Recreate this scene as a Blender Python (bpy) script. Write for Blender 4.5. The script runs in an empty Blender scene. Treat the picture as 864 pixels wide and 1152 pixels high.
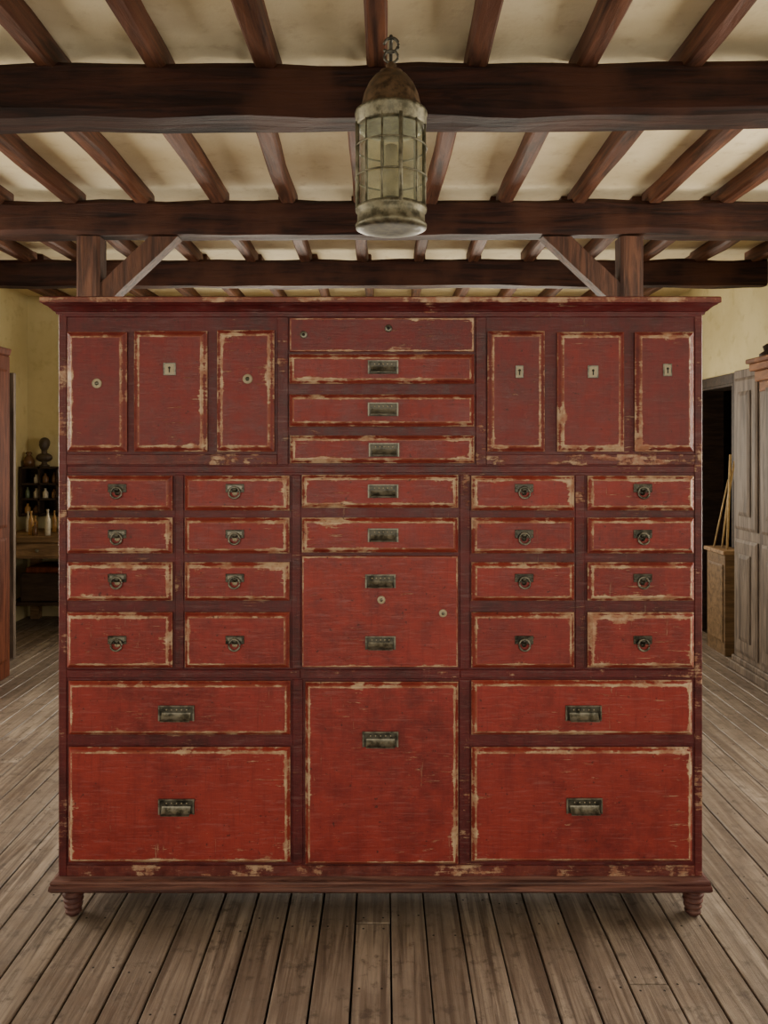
import bpy, bmesh, math, random
from mathutils import Vector, noise, Matrix
random.seed(7)
F=896.0; E=1.595; CX=432.0; HY=505.0
D=2.70; S=D/F
def X(px,d=D): return (px-CX)*d/F
def Z(py,d=D): return E-(py-HY)*d/F

# ------------------------------------------------------------ materials
def newmat(name):
    m=bpy.data.materials.new(name); m.use_nodes=True
    nt=m.node_tree; b=nt.nodes["Principled BSDF"]
    return m,nt,b
def nd(nt,t,**k):
    n=nt.nodes.new(t)
    for a,v in k.items(): setattr(n,a,v)
    return n
def objcoord(nt,scale=(1,1,1),rot=(0,0,0)):
    tc=nd(nt,'ShaderNodeTexCoord'); mp=nd(nt,'ShaderNodeMapping')
    mp.inputs['Scale'].default_value=scale; mp.inputs['Rotation'].default_value=rot
    nt.links.new(tc.outputs['Object'],mp.inputs['Vector']); return mp.outputs[0]
def noi(nt,vec,scale,detail=6,rough=.6,dist=0):
    n=nd(nt,'ShaderNodeTexNoise'); n.inputs['Scale'].default_value=scale
    n.inputs['Detail'].default_value=detail; n.inputs['Roughness'].default_value=rough
    n.inputs['Distortion'].default_value=dist
    nt.links.new(vec,n.inputs['Vector']); return n.outputs['Fac']
def mr(nt,v,a,b,c=0.,d=1.):
    n=nd(nt,'ShaderNodeMapRange'); n.interpolation_type='SMOOTHSTEP'
    nt.links.new(v,n.inputs[0])
    for i,q in zip((1,2,3,4),(a,b,c,d)): n.inputs[i].default_value=q
    return n.outputs[0]
def mat2(nt,op,a,b):
    n=nd(nt,'ShaderNodeMath',operation=op)
    for i,q in enumerate((a,b)):
        if isinstance(q,(int,float)): n.inputs[i].default_value=q
        else: nt.links.new(q,n.inputs[i])
    return n.outputs[0]
def mix(nt,f,a,b,bt='MIX'):
    n=nd(nt,'ShaderNodeMix',data_type='RGBA',blend_type=bt)
    for i,q in ((0,f),(6,a),(7,b)):
        if isinstance(q,(int,float)): n.inputs[i].default_value=q
        elif isinstance(q,tuple): n.inputs[i].default_value=(*q,1)
        else: nt.links.new(q,n.inputs[i])
    return n.outputs[2]
def attr(nt,name):
    n=nd(nt,'ShaderNodeAttribute'); n.attribute_name=name; return n.outputs['Fac']
def bump(nt,b,h,st=.3,dist=.01):
    n=nd(nt,'ShaderNodeBump'); n.inputs['Strength'].default_value=st; n.inputs['Distance'].default_value=dist
    nt.links.new(h,n.inputs['Height']); nt.links.new(n.outputs[0],b.inputs['Normal'])

def red_paint(name,base,dark,wearamt=1.0,rough=.42,thr=.80):
    m,nt,b=newmat(name); v=objcoord(nt)
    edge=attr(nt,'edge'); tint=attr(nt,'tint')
    n1=noi(nt,v,16,9,.72); vs=objcoord(nt,(7,7,75)); n2=noi(nt,vs,1.5,8,.72,.5)
    vv=objcoord(nt,(75,60,5)); n3=noi(nt,vv,1.2,6,.65,.3)
    big=noi(nt,v,3.1,5,.6)
    col=mix(nt,mr(nt,n1,.3,.72),dark,base)
    col=mix(nt,mr(nt,big,.38,.66,0,.6),col,tuple(min(1,c*1.15) for c in base))
    chalk=tuple(c*.8+.085 for c in base)
    col=mix(nt,mr(nt,n2,.50,.30,0,.5),col,chalk)
    col=mix(nt,mr(nt,n3,.48,.78,0,.5),col,dark)
    col=mix(nt,mr(nt,n2,.52,.75,0,.45),col,dark)
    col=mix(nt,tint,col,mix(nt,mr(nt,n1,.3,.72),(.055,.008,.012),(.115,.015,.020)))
    rub=mat2(nt,'MULTIPLY',mr(nt,mat2(nt,'ADD',edge,mat2(nt,'MULTIPLY',n1,.5)),.75,1.15),.6*wearamt)
    col=mix(nt,rub,col,(.30,.095,.055))
    patch=noi(nt,v,5.5,4,.6)
    # chips: heavy near arrises, irregular because two noise fields gate them
    val=mat2(nt,'ADD',mat2(nt,'MULTIPLY',edge,.34),mat2(nt,'MULTIPLY',n1,.52))
    val=mat2(nt,'ADD',val,mat2(nt,'MULTIPLY',n2,.40))
    val=mat2(nt,'ADD',val,mat2(nt,'MULTIPLY',patch,.62))
    m1=mr(nt,val,thr+.22,thr+.27)
    sc=mat2(nt,'MULTIPLY',mr(nt,n2,.60,.64),mr(nt,patch,.50,.60))
    m2=mat2(nt,'MULTIPLY',sc,.7)
    vsc=mat2(nt,'MULTIPLY',mr(nt,n3,.65,.69),mr(nt,patch,.53,.63)); m2=mat2(nt,'MAXIMUM',m2,mat2(nt,'MULTIPLY',vsc,.5))
    mask=mat2(nt,'MULTIPLY',mat2(nt,'MAXIMUM',m1,m2),wearamt)
    wc=mix(nt,mr(nt,noi(nt,v,26,5,.6),.36,.62),(.34,.15,.09),(.52,.38,.25))
    col=mix(nt,mask,col,wc)
    sp=noi(nt,v,75,3,.5); col=mix(nt,mr(nt,sp,.67,.73,0,.75),col,(.05,.012,.012))
    nt.links.new(col,b.inputs['Base Color'])
    nt.links.new(mr(nt,n1,.3,.7,rough-.06,rough+.16),b.inputs['Roughness'])
    b.inputs['Specular IOR Level'].default_value=.42
    h=mat2(nt,'ADD',mat2(nt,'MULTIPLY',n2,.6),mat2(nt,'MULTIPLY',mask,-.6))
    h=mat2(nt,'ADD',h,mat2(nt,'MULTIPLY',n3,.3))
    bump(nt,b,h,.5,.005)
    return m
def wood(name,c1,c2,sc,rough=.6,bst=.5,c3=None,spec=.35):
    m,nt,b=newmat(name); v=objcoord(nt,sc); vo=objcoord(nt)
    n=noi(nt,v,1,8,.65,.6); n2=noi(nt,vo,3,4,.5)
    col=mix(nt,mr(nt,n,.33,.68),c1,c2)
    if c3: col=mix(nt,mr(nt,n2,.45,.68,0,.8),col,c3)
    col=mix(nt,mat2(nt,'MULTIPLY',attr(nt,'tint'),.6),col,tuple(c*.45 for c in c1))
    nt.links.new(col,b.inputs['Base Color']); b.inputs['Roughness'].default_value=rough
    b.inputs['Specular IOR Level'].default_value=spec
    bump(nt,b,n,bst,.008)
    return m
def plaster(name,c1,c2,c3,sc=1.5):
    m,nt,b=newmat(name); v=objcoord(nt)
    n=noi(nt,v,sc,6,.6); n2=noi(nt,v,sc*6,6,.65); n3=noi(nt,v,60,4,.6)
    col=mix(nt,mr(nt,n,.35,.65),c1,c2); col=mix(nt,mr(nt,n2,.52,.72,0,.5),col,c3)
    nt.links.new(col,b.inputs['Base Color']); b.inputs['Roughness'].default_value=.9
    b.inputs['Specular IOR Level'].default_value=.15
    bump(nt,b,mat2(nt,'ADD',n2,mat2(nt,'MULTIPLY',n3,.4)),.3,.01)
    return m
def metal(name,c1,c2,rough=.45,met=.85):
    m,nt,b=newmat(name); v=objcoord(nt)
    n=noi(nt,v,40,6,.65); nt.links.new(mix(nt,mr(nt,n,.35,.65),c1,c2),b.inputs['Base Color'])
    b.inputs['Metallic'].default_value=met
    nt.links.new(mr(nt,n,.3,.7,rough-.1,rough+.2),b.inputs['Roughness']); bump(nt,b,n,.2,.002)
    return m
def flat(name,c,rough=.7):
    m,nt,b=newmat(name); v=objcoord(nt); n=noi(nt,v,30,5,.6)
    nt.links.new(mix(nt,mr(nt,n,.3,.7),tuple(q*.7 for q in c),c),b.inputs['Base Color']); b.inputs['Roughness'].default_value=rough
    return m

M_panel=red_paint('red_paint_panel',(.285,.029,.022),(.14,.012,.012))
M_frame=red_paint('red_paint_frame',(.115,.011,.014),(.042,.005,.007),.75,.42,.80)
M_brass=metal('grey_pewter',(.08,.08,.065),(.27,.26,.21),.38,.8)
M_iron=metal('dark_iron',(.03,.029,.024),(.115,.11,.088),.4)
M_bone=flat('bone_inlay',(.42,.36,.24),.5)
M_hole=flat('keyhole_dark',(.01,.008,.006))
M_base=wood('base_wood',(.035,.012,.011),(.17,.075,.058),(3,20,60),.5,.5,(.07,.014,.014))
M_beam=wood('beam_dark_wood',(.007,.0025,.002),(.040,.013,.008),(2,26,26),.65,.8,(.060,.022,.012),.2)
M_joist=wood('joist_wood',(.035,.013,.008),(.17,.065,.032),(30,2.2,30),.65,.8,(.10,.034,.018))
M_post=wood('post_wood',(.03,.012,.008),(.12,.050,.028),(26,26,2.5),.65,.8)
M_ceil=plaster('ceiling_plaster',(.70,.60,.39),(.80,.71,.50),(.52,.41,.24),1.8)
M_wall=plaster('wall_ochre_plaster',(.56,.48,.25),(.65,.57,.32),(.43,.35,.17))
M_cup=wood('cupboard_red_wood',(.06,.016,.008),(.15,.046,.024),(24,24,2.5),.7,spec=.1)
M_grey=wood('grey_oak',(.085,.065,.052),(.21,.165,.13),(24,24,2.5),.65,spec=.2)
M_oak=wood('orange_oak',(.13,.05,.02),(.30,.13,.05),(14,4,14),.6,spec=.15)
M_dark=wood('dark_wood',(.018,.011,.008),(.05,.03,.02),(3,24,24),.6)
M_bench=wood('bench_wood',(.13,.08,.04),(.34,.21,.11),(3,24,24),.6)
M_frameW=flat('window_frame_white',(.6,.56,.45))
M_stick=flat('pale_cane',(.55,.40,.20))
M_bot=[flat('bottle_cream',(.60,.55,.43),.3),flat('bottle_brown',(.14,.07,.03),.25),flat('bottle_green',(.12,.16,.09),.25),flat('bottle_amber',(.45,.25,.08),.25)]
M_bust=flat('bust_bronze',(.07,.05,.035),.5)
M_lbr=metal('lantern_verdigris_brass',(.075,.070,.045),(.23,.215,.145),.45,.6)
M_rust=metal('lantern_rust',(.035,.022,.012),(.13,.08,.042),.5,.4)
def glassmat():
    m,nt,b=newmat('lantern_old_glass'); v=objcoord(nt)
    tr=nd(nt,'ShaderNodeBsdfTransparent'); tr.inputs[0].default_value=(.84,.86,.76,1)
    mx=nd(nt,'ShaderNodeMixShader'); n=noi(nt,v,14,5,.6)
    nt.links.new(mr(nt,n,.3,.7,.14,.34),mx.inputs[0])
    b.inputs['Base Color'].default_value=(.45,.46,.36,1); b.inputs['Roughness'].default_value=.08
    nt.links.new(tr.outputs[0],mx.inputs[1]); nt.links.new(b.outputs[0],mx.inputs[2])
    nt.links.new(mx.outputs[0],nt.nodes['Material Output'].inputs[0]); return m
M_glass=glassmat()
def floormat():
    m,nt,b=newmat('weathered_floor_boards'); v=objcoord(nt,(40,1.6,30)); vo=objcoord(nt)
    tint=attr(nt,'tint')
    off=nd(nt,'ShaderNodeVectorMath',operation='ADD'); nt.links.new(v,off.inputs[0])
    cb=nd(nt,'ShaderNodeCombineXYZ'); nt.links.new(mat2(nt,'MULTIPLY',tint,40.),cb.inputs[1]); nt.links.new(cb.outputs[0],off.inputs[1])
    g=noi(nt,off.outputs[0],1,9,.68,.8); n2=noi(nt,vo,1.7,6,.65); n3=noi(nt,vo,14,8,.7)
    col=mix(nt,mr(nt,g,.34,.66),(.095,.070,.055),(.37,.305,.245))
    col=mix(nt,mr(nt,n2,.42,.64,0,.6),col,(.135,.102,.080))
    col=mix(nt,mr(nt,n3,.53,.66,0,.7),col,(.060,.043,.034))
    col=mix(nt,mat2(nt,'MULTIPLY',tint,.5),col,(.115,.085,.066))
    nt.links.new(col,b.inputs['Base Color'])
    nt.links.new(mr(nt,n3,.3,.7,.32,.58),b.inputs['Roughness'])
    bump(nt,b,mat2(nt,'ADD',g,mat2(nt,'MULTIPLY',n3,.5)),.55,.006)
    return m
M_floor=floormat()

# ------------------------------------------------------------ mesh builder
class MB:
    def __init__(s): s.v=[];s.f=[];s.mi=[];s.sm=[];s.e=[];s.t=[];s.mats=[]
    def m(s,mat):
        if mat not in s.mats: s.mats.append(mat)
        return s.mats.index(mat)
    def add(s,vs,fs,mat,smooth=False,edge=0.,tint=0.):
        o=len(s.v); s.v+= [tuple(q) for q in vs]
        s.e+= edge if isinstance(edge,list) else [edge]*len(vs)
        s.t+= [tint]*len(vs); k=s.m(mat)
        for f in fs: s.f.append([o+i for i in f]); s.mi.append(k); s.sm.append(smooth)
    def box(s,x0,x1,y0,y1,z0,z1,mat,edge=0.,tint=0.,c=0.):
        if c<=0:
            vs=[(x,y,z) for z in(z0,z1) for y in(y0,y1) for x in(x0,x1)]
            fs=[(0,1,3,2),(4,5,7,6),(0,1,5,4),(2,3,7,6),(0,2,6,4),(1,3,7,5)]
            s.add(vs,fs,mat,False,edge,tint); return
        bm=bmesh.new(); bmesh.ops.create_cube(bm,size=1)
        for v in bm.verts:
            v.co=Vector(((x0+x1)/2+v.co.x*(x1-x0),(y0+y1)/2+v.co.y*(y1-y0),(z0+z1)/2+v.co.z*(z1-z0)))
        bmesh.ops.bevel(bm,geom=bm.edges[:],offset=c,segments=1,affect='EDGES')
        bm.verts.index_update()
        s.add([v.co[:] for v in bm.verts],[[v.index for v in f.verts] for f in bm.faces],mat,False,edge,tint); bm.free()
    def rings(s,rs,mat,closed=True,cap0=True,cap1=True,smooth=False,edges=None,tint=0.):
        n=len(rs[0]); vs=[p for r in rs for p in r]; fs=[]
        for i in range(len(rs)-1):
            for j in range(n if closed else n-1):
                k=(j+1)%n; fs.append((i*n+j,i*n+k,(i+1)*n+k,(i+1)*n+j))
        if cap0: fs.append(tuple(range(n)))
        if cap1: fs.append(tuple((len(rs)-1)*n+j for j in range(n)))
        ed=[e for e in edges for _ in range(n)] if edges else 0.
        s.add(vs,fs,mat,smooth,ed,tint)
    def lathe(s,prof,c,mat,seg=24,axis='Z',smooth=True,cap=True,tint=0.):
        rs=[]
        for r,h in prof:
            ring=[]
            for j in range(seg):
                a=2*math.pi*j/seg; p,q=max(r,1e-4)*math.cos(a),max(r,1e-4)*math.sin(a)
                if axis=='Z': ring.append((c[0]+p,c[1]+q,c[2]+h))
                elif axis=='Y': ring.append((c[0]+p,c[1]+h,c[2]+q))
                else: ring.append((c[0]+h,c[1]+p,c[2]+q))
            rs.append(ring)
        s.rings(rs,mat,True,cap,cap,smooth,tint=tint)
    def tube(s,pts,r,mat,seg=8,closed=False,smooth=True,radii=None):
        pts=[Vector(p) for p in pts]; rs=[]; n=len(pts)
        for i,p in enumerate(pts):
            if closed: t=pts[(i+1)%n]-pts[i-1]
            else: t=pts[min(i+1,n-1)]-pts[max(i-1,0)]
            t.normalize(); u=t.cross(Vector((0,0,1)))
            if u.length<.25: u=t.cross(Vector((0,1,0)))
            u.normalize(); w=t.cross(u); rr=radii[i] if radii else r
            rs.append([tuple(p+u*rr*math.cos(2*math.pi*j/seg)+w*rr*math.sin(2*math.pi*j/seg)) for j in range(seg)])
        if closed: rs.append(rs[0])
        s.rings(rs,mat,True,not closed,not closed,smooth)
    def panel(s,x0,x1,z0,z1,yf,mat,out=.02,ch=.013,tint=0.,axis='Y',sgn=-1):
        def ring(i,o,jit=0):
            q=yf+sgn*o
            a=[(x0+i,z0+i),(x1-i,z0+i),(x1-i,z1-i),(x0+i,z1-i)]
            return [(u,q,w) if axis=='Y' else (q,u,w) for u,w in a]
        far=min(.06,(z1-z0)*.3,(x1-x0)*.3); lo=out*.28
        L=[(.009,-.004,.0),(.009,lo,.0),(0,lo,.3),(0,lo+.004,.8),(ch*.45,(out+lo+.004)/2,.55),(ch,out,.98),(ch+.004,out,.58),(ch+.013,out,.34),(ch+far,out,0)]
        s.rings([ring(i,o) for i,o,e in L],mat,True,False,True,False,[e for *_,e in L],tint)
    def mould(s,prof,x0,x1,y0,y1,mat,edges=None,tint=0.):
        rs=[[(x0-o,y1,z),(x0-o,y0-o,z),(x1+o,y0-o,z),(x1+o,y1,z)] for o,z in prof]
        s.rings(rs,mat,True,True,True,False,edges,tint)
    def beam(s,p0,p1,w,h,mat,seed=0,amp=.008,step=.12,tint=0.,bow=0.):
        p0=Vector(p0);p1=Vector(p1); t=(p1-p0); L=t.length; t.normalize()
        u=t.cross(Vector((0,0,1)))
        if u.length<.1: u=Vector((1,0,0))
        u.normalize(); v=u.cross(t).normalized(); n=max(3,int(L/step)); rs=[]
        c=.12
        sec=[(-.5+c,-.5),(0,-.5),(.5-c,-.5),(.5,-.5+c),(.5,0),(.5,.5-c),(.5-c,.5),(0,.5),(-.5+c,.5),(-.5,.5-c),(-.5,0),(-.5,-.5+c)]
        for i in range(n+1):
            p=p0+t*L*i/n; ring=[]
            wob=noise.noise(Vector((i*step*1.1,seed*7.3,1.7)))*amp*1.6
            for a,b in sec:
                k=noise.noise(Vector((i*step*3,a*2+seed*3.1,b*2)))*amp
                ring.append(tuple(p+u*(a*w*(1+k*6)+wob)+v*(b*h+k+wob*.5)))
            rs.append(ring)
        s.rings(rs,mat,True,True,True,False,tint=tint)
    def obj(s,name,parent=None,recalc=True):
        me=bpy.data.meshes.new(name); me.from_pydata(s.v,[],s.f)
        for m in s.mats: me.materials.append(m)
        for p,k,q in zip(me.polygons,s.mi,s.sm): p.material_index=k; p.use_smooth=q
        for nm,d in(('edge',s.e),('tint',s.t)):
            a=me.attributes.new(nm,'FLOAT','POINT'); a.data.foreach_set('value',d)
        if recalc:
            bm=bmesh.new(); bm.from_mesh(me); bmesh.ops.recalc_face_normals(bm,faces=bm.faces[:]); bm.to_mesh(me); bm.free()
        me.update(); o=bpy.data.objects.new(name,me); bpy.context.collection.objects.link(o)
        if parent: o.parent=parent
        return o
def empty(name,loc=(0,0,0)):
    o=bpy.data.objects.new(name,None); bpy.context.collection.objects.link(o); o.empty_display_size=.1; return o

# ------------------------------------------------------------ room
XL,XR,YB,YF=-3.4,2.8,7.6,-2.6; ZC=E+1.46; ZJ=E+1.37; ZB=E+1.20
fl=MB(); bw=.118; x=XL; i=0
while x<XR:
    x1=min(x+bw,XR); y=YF-random.random()*2
    while y<YB:
        L=random.uniform(2.8,5.0); ya=max(y,YF); yb=min(y+L,YB)
        if yb-ya>.05:
            dz=random.uniform(-.0015,.0); g=random.uniform(.004,.008)
            t=random.random()**1.4
            fl.box(x+g/2,x1-g/2,ya+.002,yb-.002,-.03,dz,M_floor,0,t,.0022)
            yy=ya+.03
            while yy<yb:
                for nx in (x+.025,x1-.025):
                    jx=nx+random.uniform(-.004,.004)
                    fl.add([(jx+.004*math.cos(a*math.pi/3),yy+.004*math.sin(a*math.pi/3),dz+.0006) for a in range(6)],[tuple(range(6))],M_hole)
                yy+=.62 if yy+.62<yb-.03 or yb-yy<.1 else max(yb-.03-yy,.05)
        y+=L
    x=x1
fl.box(XL,XR,YF,YB,-.08,-.031,M_hole)
fl.obj('floor',recalc=False)

c=MB(); c.box(XL-.2,XR+.2,YF-.2,YB+.2,ZC,ZC+.12,M_ceil); c.obj('ceiling')

def wall_y(name,xa,xb,ops):
    w=MB(); y=YF-.2
    for a,b,z0,z1 in sorted(ops):
        w.box(xa,xb,y,a,-.03,ZC,M_wall)
        if z0>0: w.box(xa,xb,a,b,-.03,z0,M_wall)
        w.box(xa,xb,a,b,z1,ZC,M_wall); y=b
    w.box(xa,xb,y,YB+.2,-.03,ZC,M_wall); return w.obj(name)
winL=[(.3,1.7,.95,2.4),(2.9,4.3,.95,2.4)]; winR=[(.3,1.7,.95,2.4),(2.7,4.1,.95,2.4)]
wall_y('wall_left',XL-.2,XL,winL)
wall_y('wall_right',XR,XR+.2,winR+[(6.35,7.05,0,2.12)])
def wall_x(name,ya,yb,ops):
    w=MB(); x=XL
    for a,b,z0,z1 in ops:
        w.box(x,a,ya,yb,-.03,ZC,M_wall); w.box(a,b,ya,yb,-.03,z0,M_wall); w.box(a,b,ya,yb,z1,ZC,M_wall); x=b
    w.box(x,XR,ya,yb,-.03,ZC,M_wall); w.obj(name)
wf=[(-2.2,-.7,.9,2.5),(.5,2.0,.9,2.5)]; wbk_added=[(-1.75,-.45,.95,2.2),(.55,1.85,.95,2.2)]  # back wall windows are added, unseen behind the cabinet, to light the rear
wall_x('wall_back',YB,YB+.2,wbk_added)
wall_x('wall_front',YF-.2,YF,wf)

def light(name,loc,dirv,sx,sy,p,col=(1,.89,.72)):
    l=bpy.data.lights.new(name,'AREA'); l.shape='RECTANGLE'; l.size=sx; l.size_y=sy; l.energy=p; l.color=col
    o=bpy.data.objects.new(name,l); o.location=loc; o.rotation_euler=Vector(dirv).to_track_quat('-Z','Y').to_euler()
    bpy.context.collection.objects.link(o)
k=1
def win(ax,pos,a,b,z0,z1,d,power):
    global k
    m=MB(); t=.05
    def bx(u0,u1,w0,w1,th=.03):
        q0,q1=pos-th,pos+th
        if ax=='x': m.box(q0,q1,u0,u1,w0,w1,M_frameW)
        else: m.box(u0,u1,q0,q1,w0,w1,M_frameW)
    bx(a,a+t,z0,z1);bx(b-t,b,z0,z1);bx(a+t,b-t,z0,z0+t);bx(a+t,b-t,z1-t,z1)
    mid=(a+b)/2; bx(mid-.03,mid+.03,z0+t,z1-t,.026)
    for i in(1,2): zz=z0+(z1-z0)*i/3; bx(a+t,b-t,zz-.012,zz+.012,.02)
    m.obj('window_%d'%k)
    off=.12*d
    loc=(pos-off,(a+b)/2,(z0+z1)/2) if ax=='x' else ((a+b)/2,pos-off,(z0+z1)/2)
    dv=(d,0,0) if ax=='x' else (0,d,0)
    light('window_light_%d'%k,loc,dv,b-a,z1-z0,power); k+=1
for (a,b,z0,z1),p in zip(winL,(28,130)): win('x',XL-.1,a,b,z0,z1,1,p)
for (a,b,z0,z1),p in zip(winR,(28,130)): win('x',XR+.1,a,b,z0,z1,-1,p)
for a,b,z0,z1 in wf: win('y',YF-.1,a,b,z0,z1,1,72)
for a,b,z0,z1 in wbk_added: win('y',YB+.1,a,b,z0,z1,-1,100)  # added hidden windows: brighten rear walls, ceiling bays and floor sides

for yf,yb,xa,xb,sd in((2.84,3.02,XL,XR,1),(4.42,4.58,XL,XR,2),(5.81,5.95,XL,XR,3)):
    b=MB(); b.beam((xa,(yf+yb)/2,(ZB+ZJ)/2+.005),(xb,(yf+yb)/2,(ZB+ZJ)/2+.005),yb-yf,ZJ-ZB+.02,M_beam,sd,.012)
    b.obj('ceiling_beam')
j=MB(); q=11
for y0,y1,x0,sp in((YF,3.0,-.045,.385),(3.04,4.56,-.12,.405),(4.60,5.93,-.16,.41),(5.97,YB,-.13,.41)):
    for kx in range(-9,9):
        xx=x0+sp*kx
        if XL+.06<xx<XR-.06:
            q+=1; wd=.068+.012*random.random()
            j.beam((xx+random.uniform(-.012,.012),y0,ZJ+.045),(xx+random.uniform(-.015,.015),y1,ZJ+.045),wd,.10,M_joist,q,.011,.12,random.random()*.5)
j.obj('ceiling_joists')

for px,sx in((103,1),(708,-1)):
    xx=X(px,4.5); b=MB(); zt_=ZB-.012
    b.beam((xx,4.5,0),(xx,4.5,zt_-.002),.13,.13,M_post,px,.005)
    # knee brace: flat-cut against the beam above and the post at the side
    rs=[]; N=6
    for i in range(N+1):
        u=i/N
        lo=Vector((xx+sx*(.055+.30*u*1.0),0,zt_-.42+(.36)*u*1.0)); hi=Vector((xx+sx*(.055+.22*u),0,zt_-.27+.27*u))
        if i==N: lo=Vector((xx+sx*.50,0,zt_)); hi=Vector((xx+sx*.34,0,zt_))
        else:
            lo=Vector((xx+sx*(.055+.445*u),0,zt_-.42+.42*u)); hi=Vector((xx+sx*(.055+.285*u),0,zt_-.27+.27*u))
        w_=noise.noise(Vector((i*.7,px,0)))*.006
        rs.append([(lo.x,4.45,lo.z+w_*(i<N)),(hi.x,4.45,hi.z+w_*(i<N)),(hi.x,4.55,hi.z),(lo.x,4.55,lo.z)])
    b.rings(rs,M_post,tint=.2)
    b.obj('timber_post')

# ------------------------------------------------------------ cabinet
cab=empty('apothecary_cabinet')
BL,BR=X(66),X(790); BD=.56; zt=Z(350); zb=Z(987)
b=MB()
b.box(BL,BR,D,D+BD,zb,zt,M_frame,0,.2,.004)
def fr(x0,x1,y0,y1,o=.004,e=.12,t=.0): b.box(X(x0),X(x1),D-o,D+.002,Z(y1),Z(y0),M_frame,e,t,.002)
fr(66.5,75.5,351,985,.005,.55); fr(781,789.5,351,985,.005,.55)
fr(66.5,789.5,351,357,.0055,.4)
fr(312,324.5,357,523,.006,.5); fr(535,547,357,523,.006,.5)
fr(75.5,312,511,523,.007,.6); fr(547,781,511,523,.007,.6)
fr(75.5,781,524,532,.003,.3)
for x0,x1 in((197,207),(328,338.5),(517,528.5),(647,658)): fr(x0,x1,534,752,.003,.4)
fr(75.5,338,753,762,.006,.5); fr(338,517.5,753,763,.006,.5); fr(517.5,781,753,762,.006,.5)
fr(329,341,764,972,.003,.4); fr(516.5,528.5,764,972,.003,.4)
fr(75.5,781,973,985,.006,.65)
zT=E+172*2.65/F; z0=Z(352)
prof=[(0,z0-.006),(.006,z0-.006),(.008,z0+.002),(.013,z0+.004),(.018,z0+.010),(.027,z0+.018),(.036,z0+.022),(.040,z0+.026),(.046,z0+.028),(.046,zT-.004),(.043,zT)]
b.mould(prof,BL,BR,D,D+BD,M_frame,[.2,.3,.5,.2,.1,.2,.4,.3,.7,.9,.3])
b.obj('carcass',cab)
b=MB(); zA=zb+.004; zBm=Z(1006,2.675)
prof=[(-.01,zA+.002),(.004,zA+.002),(.012,zA-.006),(.020,zA-.010),(.022,zA-.016),(.020,zA-.021),(.024,zA-.024),(.026,zA-.038),(.022,zBm+.004),(.018,zBm)]
b.mould(prof,BL,BR,D,D+BD,M_base); b.obj('plinth_moulding',cab)
b=MB()
for lx in(X(79),X(783)):
    for ly in(D+.03,D+BD-.06):
        zz=zBm+.002; pr=[(.028,zz),(.036,zz-.004),(.036,zz-.012),(.027,zz-.016)]
        n=4
        for i in range(n):
            u=i/n; r=.037-.012*u; h=zz-.018-(zz-.022)*u; st=(zz-.022)/n
            pr+= [(r*.72,h),(r*.94,h-st*.18),(r,h-st*.42),(r*.94,h-st*.68),(r*.72,h-st*.9)]
        pr+=[(.019,.004),(.016,0)]
        b.lathe([(r,h) for r,h in pr],(lx,ly,0),M_base,20)
b.obj('turned_feet',cab)
b=MB()
up=[(77,144,374,508),(152,234,373,508),(245,309,372,508),(548,612,373,508),(626,701,374,508),(713,779,374,508)]
dr=[(326,533,399,432),(326,533,444,480),(327,533,490,521)]
cols=[(77,195),(209,326),(530,645),(660,779)]; rows=[(535,574),(582,622),(632,675),(688,750)]
dr+=[(a,c_,r0,r1) for a,c_ in cols for r0,r1 in rows]
dr+=[(340,515,534,571),(340,515,582,621)]
big=[(79,327,765,825),(79,327,839,968),(344,515,766,970),(530,777,764,825),(530,777,839,967)]
OUT=.027
for i,(x0,x1,y0,y1) in enumerate(up): b.panel(X(x0),X(x1),Z(y1),Z(y0),D,M_panel,.024,.019,.45+.2*random.random())  # upper panels tinted darker: light falloff painted in, plus random variation
for (x0,x1,y0,y1) in dr: b.panel(X(x0),X(x1),Z(y1),Z(y0),D,M_panel,OUT,.015,.10+.2*random.random()+(.2 if y0<530 else 0))  # upper drawers get extra tint, continuing the painted falloff towards the top
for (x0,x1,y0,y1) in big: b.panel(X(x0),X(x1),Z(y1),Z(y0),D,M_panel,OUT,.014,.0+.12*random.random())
b.panel(X(340),X(515),Z(750),Z(625),D,M_panel,.012,.003,.0)
b.panel(X(326),X(533),Z(396),Z(358),D,M_panel,.010,.003,.7)  # top flap: the same painted light falloff, as a strong tint
b.obj('drawer_fronts',cab)
h=MB(); yq=D-OUT
def ringpull(px,py,lbl):
    x,z=X(px),Z(py)
    h.box(x-.031,x+.031,yq-.004,yq,z-.004,z+.024,M_iron,c=.0012)
    h.box(x-.025,x+.025,yq-.0055,yq-.0035,z+.006,z+.019,M_brass if lbl else M_iron,c=.0008)
    for s_ in(-1,1): h.lathe([(.0025,0),(.0025,.002)],(x+s_*.0275,yq-.006,z+.010),M_brass,8,'Y')
    h.lathe([(.0,-.010),(.008,-.009),(.010,-.004),(.010,0)],(x,yq-.003,z+.006),M_iron,12,'Y')
    pts=[]
    for a in range(16):
        t=2*math.pi*a/16
        pts.append((x+.0185*math.cos(t),yq-.010-.006*(.5-.5*math.sin(t)),z-.005+.0185*math.sin(t)))
    h.tube(pts,.0036,M_brass,8,True)
    h.lathe([(.009,-.001),(.009,0)],(x,yq-.0006,z-.006),M_bone if lbl else M_iron,12,'Y')
for cx in(135,266,588,720):
    for cy in(552,603,652,721): ringpull(cx,cy,cx<500 and random.random()<.7)
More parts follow.
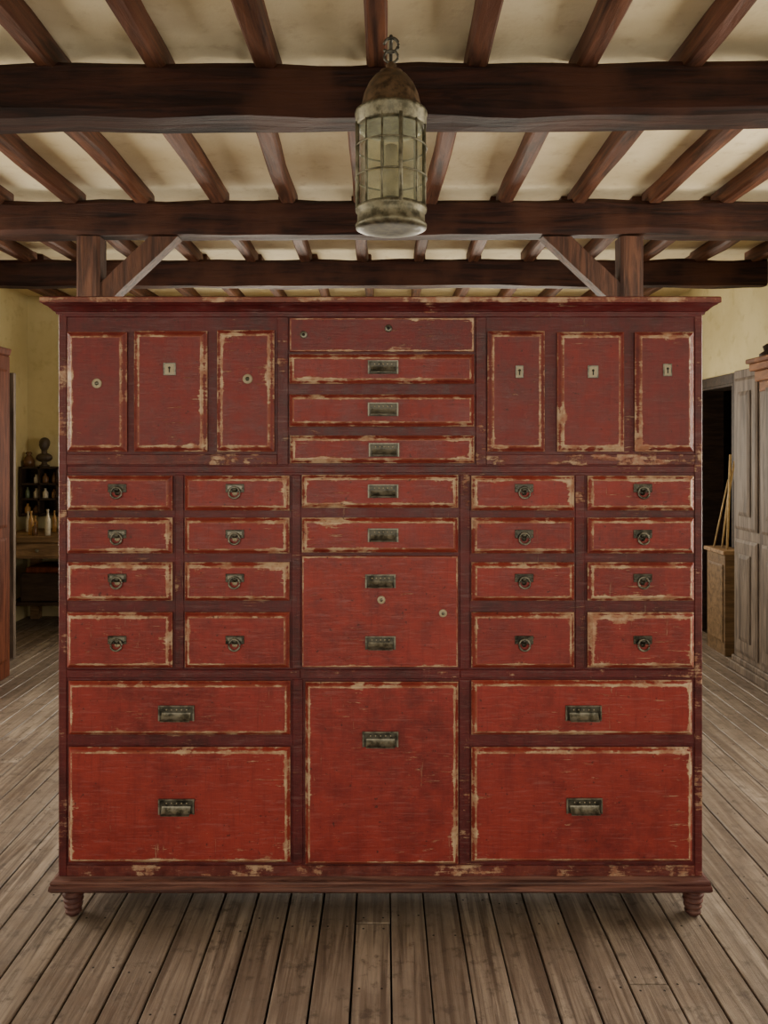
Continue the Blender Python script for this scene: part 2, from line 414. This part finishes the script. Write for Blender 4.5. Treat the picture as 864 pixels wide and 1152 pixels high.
def cup(px,py,w,hh,yy):
    x,z=X(px),Z(py); a=w/2*S; q=hh/2*S
    h.box(x-a,x+a,yy-.003,yy,z-q,z+q,M_iron,c=.001)
    t=.0035
    h.box(x-a,x+a,yy-.007,yy-.003,z+q-t,z+q,M_brass); h.box(x-a,x-a+t*1.4,yy-.007,yy-.003,z-q,z+q-t,M_brass); h.box(x+a-t*1.4,x+a,yy-.007,yy-.003,z-q,z+q-t,M_brass)
    h.box(x-a+t*2,x+a-t*2,yy-.0042,yy-.003,z+.001,z+q-t*1.5,M_iron)
    for u in range(5): h.lathe([(.0022,-.001),(.0022,0)],(x-a*.55+u*a*.28,yy-.004,z+q*.45),M_bone,6,'Y')
    rs=[]
    for i in range(8):
        u=i/7; oo=.004+.024*u**1.3; zz=z-q*.05-q*.80*math.sin(u*math.pi/2)
        rs.append([(x-a*.80,yy-oo,zz),(x+a*.80,yy-oo,zz),(x+a*.80,yy-oo-.0008,zz+.003),(x-a*.80,yy-oo-.0008,zz+.003)])
    h.rings(rs,M_brass,smooth=False)
for px,py,yy in((431,414,yq),(431,461,yq),(432,506,yq),(431,552,yq),(431,601,yq),(428,653,D-.012),(428,722,D-.012)): cup(px,py,34,15,yy)
for px,py in((201,799),(654,799),(201,903),(655,902),(428,828)): cup(px,py,40,17,yq)
def disc(px,py,r,mat=M_bone,yy=D-.024,hole=True):
    x,z=X(px),Z(py); r*=S
    h.lathe([(r*.8,-.004),(r,-.0025),(r,0)],(x,yy,z),mat,20,'Y')
    if hole: h.lathe([(r*.42,-.0045),(r*.42,0)],(x,yy-.0002,z),M_hole if mat is not M_bone else M_brass,12,'Y')
def plate(px,py,w,hh,yy=D-.024):
    x,z=X(px),Z(py); a,q=w/2*S,hh/2*S
    h.box(x-a,x+a,yy-.003,yy,z-q,z+q,M_brass,c=.001); h.box(x-a*.7,x+a*.7,yy-.0038,yy-.0025,z-q*.8,z+q*.8,M_bone)
    h.lathe([(.004,-.001),(.004,0)],(x,yy-.0042,z+q*.2),M_hole,10,'Y'); h.box(x-.0018,x+.0018,yy-.005,yy-.004,z-q*.55,z+q*.1,M_hole)
disc(112,432,5.5); plate(193,416,14,14); disc(280,427,5.5)
plate(583,419,9,14); plate(665,419,12,14); plate(748,417,10,14)
for px,py in((342,377),(437,370)): disc(px,py,4.2,M_brass,D-.010)
for px,py in((429,674),(498,689)): disc(px,py,4.5,M_bone,D-.012)
h.obj('pulls_and_escutcheons',cab)

# ------------------------------------------------------------ lantern
lan=empty('hanging_lantern'); LY=2.58; LX=X(440,LY); R=.112
def lz(py): return Z(py,LY)
b=MB(); cc=(LX,LY,0)
zb0=lz(258)
b.lathe([(.06,zb0-.003),(.095,zb0-.004),(R+.002,zb0+.002),(R+.004,zb0+.012),(R-.002,zb0+.018),(R-.003,zb0+.050),(R+.003,zb0+.056),(R+.004,zb0+.066),(R-.006,zb0+.072),(R-.02,zb0+.072)],cc,M_lbr,40)
zt0=lz(141)
b.lathe([(R-.02,zt0-.012),(R-.003,zt0-.012),(R+.003,zt0-.006),(R+.003,zt0+.028),(R+.006,zt0+.032),(R+.004,zt0+.040),(R-.010,zt0+.044)],cc,M_lbr,40)
n=12
for i in range(n):
    a=2*math.pi*(i+.5)/n; b.tube([(LX+R*math.cos(a),LY+R*math.sin(a),zb0+.06),(LX+R*math.cos(a),LY+R*math.sin(a),zt0)],.003 if i%3 else .0065,M_lbr,8)
for f in(.36,.74):
    zz=zb0+.07+(zt0-zb0-.08)*f
    b.tube([(LX+(R+.003)*math.cos(t*math.pi/18),LY+(R+.003)*math.sin(t*math.pi/18),zz) for t in range(36)],.003,M_lbr,6,True)
b.obj('cage',lan)
b=MB()
zc=zt0+.042
b.lathe([(R-.004,zc),(R-.012,zc+.004),(.098,zc+.018),(.095,zc+.026),(.088,zc+.056),(.074,zc+.088),(.054,zc+.114),(.038,zc+.124),(.038,zc+.130),(.026,zc+.134),(.016,zc+.142),(.018,zc+.152),(.008,zc+.160),(.004,zc+.164)],cc,M_rust,36)
b.obj('cone_cap',lan)
b=MB(); zr=zc+.162
b.tube([(LX+.022*math.cos(t*math.pi/10),LY,zr+.018+.020*math.sin(t*math.pi/10)) for t in range(20)],.0045,M_iron,8,True)
hk=[]
for t in range(17):
    a=-math.pi*.75+t*math.pi*1.7/16; r=.030-.0006*t
    hk.append((LX+r*math.cos(a)-.002,LY+.001*t,zr+.062+r*math.sin(a)))
b.tube(hk,.0052,M_iron,8)
b.tube([(LX,LY+.01,zr+.090),(LX,LY+.06,zr+.088),(LX,LY+.14,zr+.070),(LX,2.85,zr+.042)],.006,M_iron,8)
b.box(LX-.018,LX+.018,2.832,2.85,zr+.010,zr+.065,M_iron,c=.002)
b.obj('hook',lan)
b=MB(); b.lathe([(R-.012,zb0+.072),(R-.012,zt0-.012)],cc,M_glass,40,cap=False); b.obj('glass',lan,False)
b=MB(); b.lathe([(.05,zb0+.06),(.05,zb0+.075),(.03,zb0+.08),(.03,zb0+.10)],cc,M_lbr,24)
b.lathe([(.028,zb0+.10),(.036,zb0+.13),(.036,zb0+.17),(.022,zb0+.21),(.020,zb0+.27),(.019,zb0+.27)],cc,M_bone,24)
b.obj('burner',lan)

# ------------------------------------------------------------ left background
b=MB(); cx0,cx1,cy0,cy1,ct=XL+.01,-2.63,4.85,5.6,E+112*5.6/F
b.box(cx0,cx1,cy0,cy1,.0,ct-.05,M_cup,c=.006); b.mould([(0,ct-.05),(.012,ct-.04),(.02,ct-.012),(.02,ct)],cx0+.03,cx1-.01,cy0,cy1,M_cup)
b.panel(cy0+.08,cy1-.06,1.05,ct-.15,cx1,M_cup,.014,.02,0,'X',1); b.panel(cy0+.08,cy1-.06,.12,.98,cx1,M_cup,.014,.02,0,'X',1)
b.panel(cx0+.06,cx1-.06,1.05,ct-.15,cy0,M_cup,.014,.02); b.panel(cx0+.06,cx1-.06,.12,.98,cy0,M_cup,.014,.02)
b.obj('tall_cupboard')
b=MB(); b.box(XL+.005,-2.80,6.02,6.06,.01,2.17,M_grey,c=.003)
b.panel(XL+.12,-2.90,1.15,2.05,6.02,M_grey,.008,.02); b.panel(XL+.12,-2.90,.15,1.05,6.02,M_grey,.008,.02)
b.lathe([(.012,-.05),(.024,-.045),(.024,-.03),(.010,-.02),(.010,0)],(-2.86,6.02,1.1),M_brass,14,'Y'); b.obj('door_1')
b=MB(); tz=.84
b.box(XL+.02,-2.1,6.85,7.58,tz-.05,tz,M_bench,c=.004)
b.box(XL+.08,-2.16,6.92,7.55,tz-.20,tz-.05,M_bench,c=.003)
for lx in(XL+.08,-2.24):
    for ly in(6.92,7.47): b.box(lx,lx+.08,ly,ly+.08,0,tz-.2,M_bench,c=.003)
b.box(XL+.10,-2.2,6.97,7.5,.22,.25,M_dark)
b.box(XL+.2,-2.4,7.0,7.45,.25,.50,M_dark,c=.01); b.box(XL+.24,-2.6,7.02,7.4,.50,.55,M_cup,c=.01)
b.panel(-3.25,-2.75,tz-.185,tz-.065,6.92,M_bench,.012,.008)
for px_ in(-3.0,-2.5): b.lathe([(.012,-.035),(.018,-.028),(.008,-.012),(.008,0)],(px_,6.91,tz-.125),M_brass,12,'Y')
b.obj('workbench')
rack=empty('bottle_rack')
b=MB(); sx0,sx1=XL+.03,-2.35
for zz in(.98,1.12,1.26,1.41): b.box(sx0,sx1,7.38,7.595,zz,zz+.018,M_dark)
for q in range(7): xx=sx0+(sx1-sx0)*q/6; b.box(xx-.009,xx+.009,7.38,7.595,.965,1.43,M_dark)
b.box(sx0,sx1,7.585,7.597,.98,1.42,M_dark)
b.obj('shelves',rack)
b=MB()
def bottle(x,y,z,r,hh,m): b.lathe([(r*.9,0),(r,hh*.05),(r,hh*.6),(r*.4,hh*.78),(r*.36,hh*.92),(r*.46,hh*.94),(r*.46,hh)],(x,y,z),m,14)
for zz in(.998,1.138,1.278):
    for q in range(12):
        if random.random()<.9: bottle(sx0+.05+q*.083,7.42,zz,random.uniform(.018,.03),random.uniform(.07,.11),random.choice(M_bot))
b.obj('bottles',rack)
b=MB()
for q in range(22):
    bottle(XL+.10+q*.052,random.uniform(6.90,7.3),tz,random.uniform(.016,.025),random.uniform(.05,.24),random.choice(M_bot))
b.obj('bench_jars')
# small bust on top of the rack
b=MB(); bx_,by_,bz_=-3.19,7.48,1.428
def ell(cz,rx,ry,rz,dx=0,dy=0,seg=16,st=10):
    rs=[]
    for i in range(st+1):
        t=-math.pi/2+math.pi*i/st; r=max(math.cos(t),.02)
        rs.append([(bx_+dx+rx*r*math.cos(2*math.pi*j/seg),by_+dy+ry*r*math.sin(2*math.pi*j/seg),cz+rz*math.sin(t)) for j in range(seg)])
    b.rings(rs,M_bust,smooth=True)
b.lathe([(.045,0),(.048,.012),(.03,.022),(.022,.04),(.03,.055)],(bx_,by_,bz_),M_bust,16)
ell(bz_+.085,.078,.045,.045); b.lathe([(.032,0),(.026,.02),(.027,.06)],(bx_,by_,bz_+.11),M_bust,14)
ell(bz_+.205,.043,.052,.060); ell(bz_+.225,.048,.054,.050,0,.008); ell(bz_+.200,.008,.012,.014,0,-.052,8,6)
ell(bz_+.205,.006,.012,.015,-.044,0,8,6); ell(bz_+.205,.006,.012,.015,.044,0,8,6)
b.obj('portrait_bust')
b=MB(); b.lathe([(.05,0),(.055,.05),(.035,.09),(.02,.11),(.03,.13),(.02,.14)],(-3.335,7.48,1.428),M_bot[1],16); b.obj('brown_jug')

# ------------------------------------------------------------ right background
b=MB(); wx=2.55
b.box(wx,XR-.005,4.45,5.80,.10,2.16,M_grey,c=.004)
b.box(wx-.03,XR-.005,4.42,5.83,.0,.06,M_grey,c=.006); b.box(wx-.015,XR-.005,4.435,5.815,.06,.10,M_grey,c=.006)
for ya,yb_ in((5.42,5.77),(4.95,5.36),(4.50,4.90)):
    b.panel(ya,yb_,1.02,2.10,wx,M_grey,.016,.022,0,'X'); b.panel(ya,yb_,.14,.95,wx,M_grey,.016,.022,0,'X')
    b.panel(ya+.085,yb_-.085,1.12,2.0,wx-.014,M_grey,.016,.03,.3,'X'); b.panel(ya+.085,yb_-.085,.24,.85,wx-.014,M_grey,.016,.03,.3,'X')
for a,zz0,zz1 in((.02,1.98,2.05),(.045,2.05,2.12),(.075,2.12,2.17),(.095,2.17,2.20)):
    b.box(wx-a,XR-.005,4.45-a,5.36+a*.6,zz0,zz1,M_oak,c=.006)
b.obj('wardrobe')
b=MB(); b.lathe([(.03,0),(.05,.01),(.05,.03),(.02,.05),(.03,.08),(.0,.10)],(2.56,5.32,2.20),M_dark,16); b.obj('carved_finial')
b=MB(); xa,xb,ya,yb_=XR+.2,XR+1.3,5.9,7.5
b.box(xb,xb+.1,ya,yb_,-.03,2.6,M_dark); b.box(xa,xb,ya-.1,ya,-.03,2.6,M_dark); b.box(xa,xb,yb_,yb_+.1,-.03,2.6,M_dark); b.box(xa,xb,ya,yb_,2.5,2.6,M_dark); b.box(xa-.2,xb,ya,yb_,-.08,-.002,M_dark)  # passage walls coloured dark: gloom of the unlit opening put into the colour
b.obj('wall_passage')
b=MB()
for (y0,y1,z0,z1) in((6.27,6.35,0,2.20),(7.05,7.13,0,2.20),(6.35,7.05,2.12,2.20)): b.box(XR-.02,XR-.001,y0,y1,z0,z1,M_dark,c=.003)
for (y0,y1,z0,z1) in((6.351,6.37,.003,2.119),(7.03,7.049,.003,2.119),(6.37,7.03,2.10,2.119)): b.box(XR-.02,XR+.199,y0,y1,z0,z1,M_dark)  # lining added in dark colour so lit jambs read as doorway shade
b.obj('trim_1')
b=MB(); b.box(2.60,2.775,6.10,6.48,.78,.81,M_bench,c=.004); b.box(2.62,2.77,6.12,6.46,.0,.78,M_bench,0,.9,c=.004); b.panel(6.15,6.43,.1,.7,2.62,M_bench,.01,.015,.8,'X')
b.obj('narrow_side_cabinet')
b=MB(); b.tube([(2.68,6.22,.81),(2.74,6.3,1.55)],.010,M_stick); b.tube([(2.70,6.36,.81),(2.72,6.30,1.2),(2.76,6.27,1.5)],.008,M_stick); b.tube([(2.66,6.42,.81),(2.75,6.36,1.35)],.007,M_stick); b.obj('walking_canes')

# ------------------------------------------------------------ world / camera
wd=bpy.data.worlds.new('world'); bpy.context.scene.world=wd; wd.use_nodes=True
bg=wd.node_tree.nodes['Background']; bg.inputs[0].default_value=(.9,.93,1,1); bg.inputs[1].default_value=1.0
cam=bpy.data.cameras.new('camera'); cam.lens=28; cam.sensor_width=36; cam.shift_y=-(576-HY)/1152; cam.clip_start=.05
co=bpy.data.objects.new('camera',cam); co.location=(0,0,E); co.rotation_euler=(math.pi/2,0,0); bpy.context.collection.objects.link(co)
bpy.context.scene.camera=co
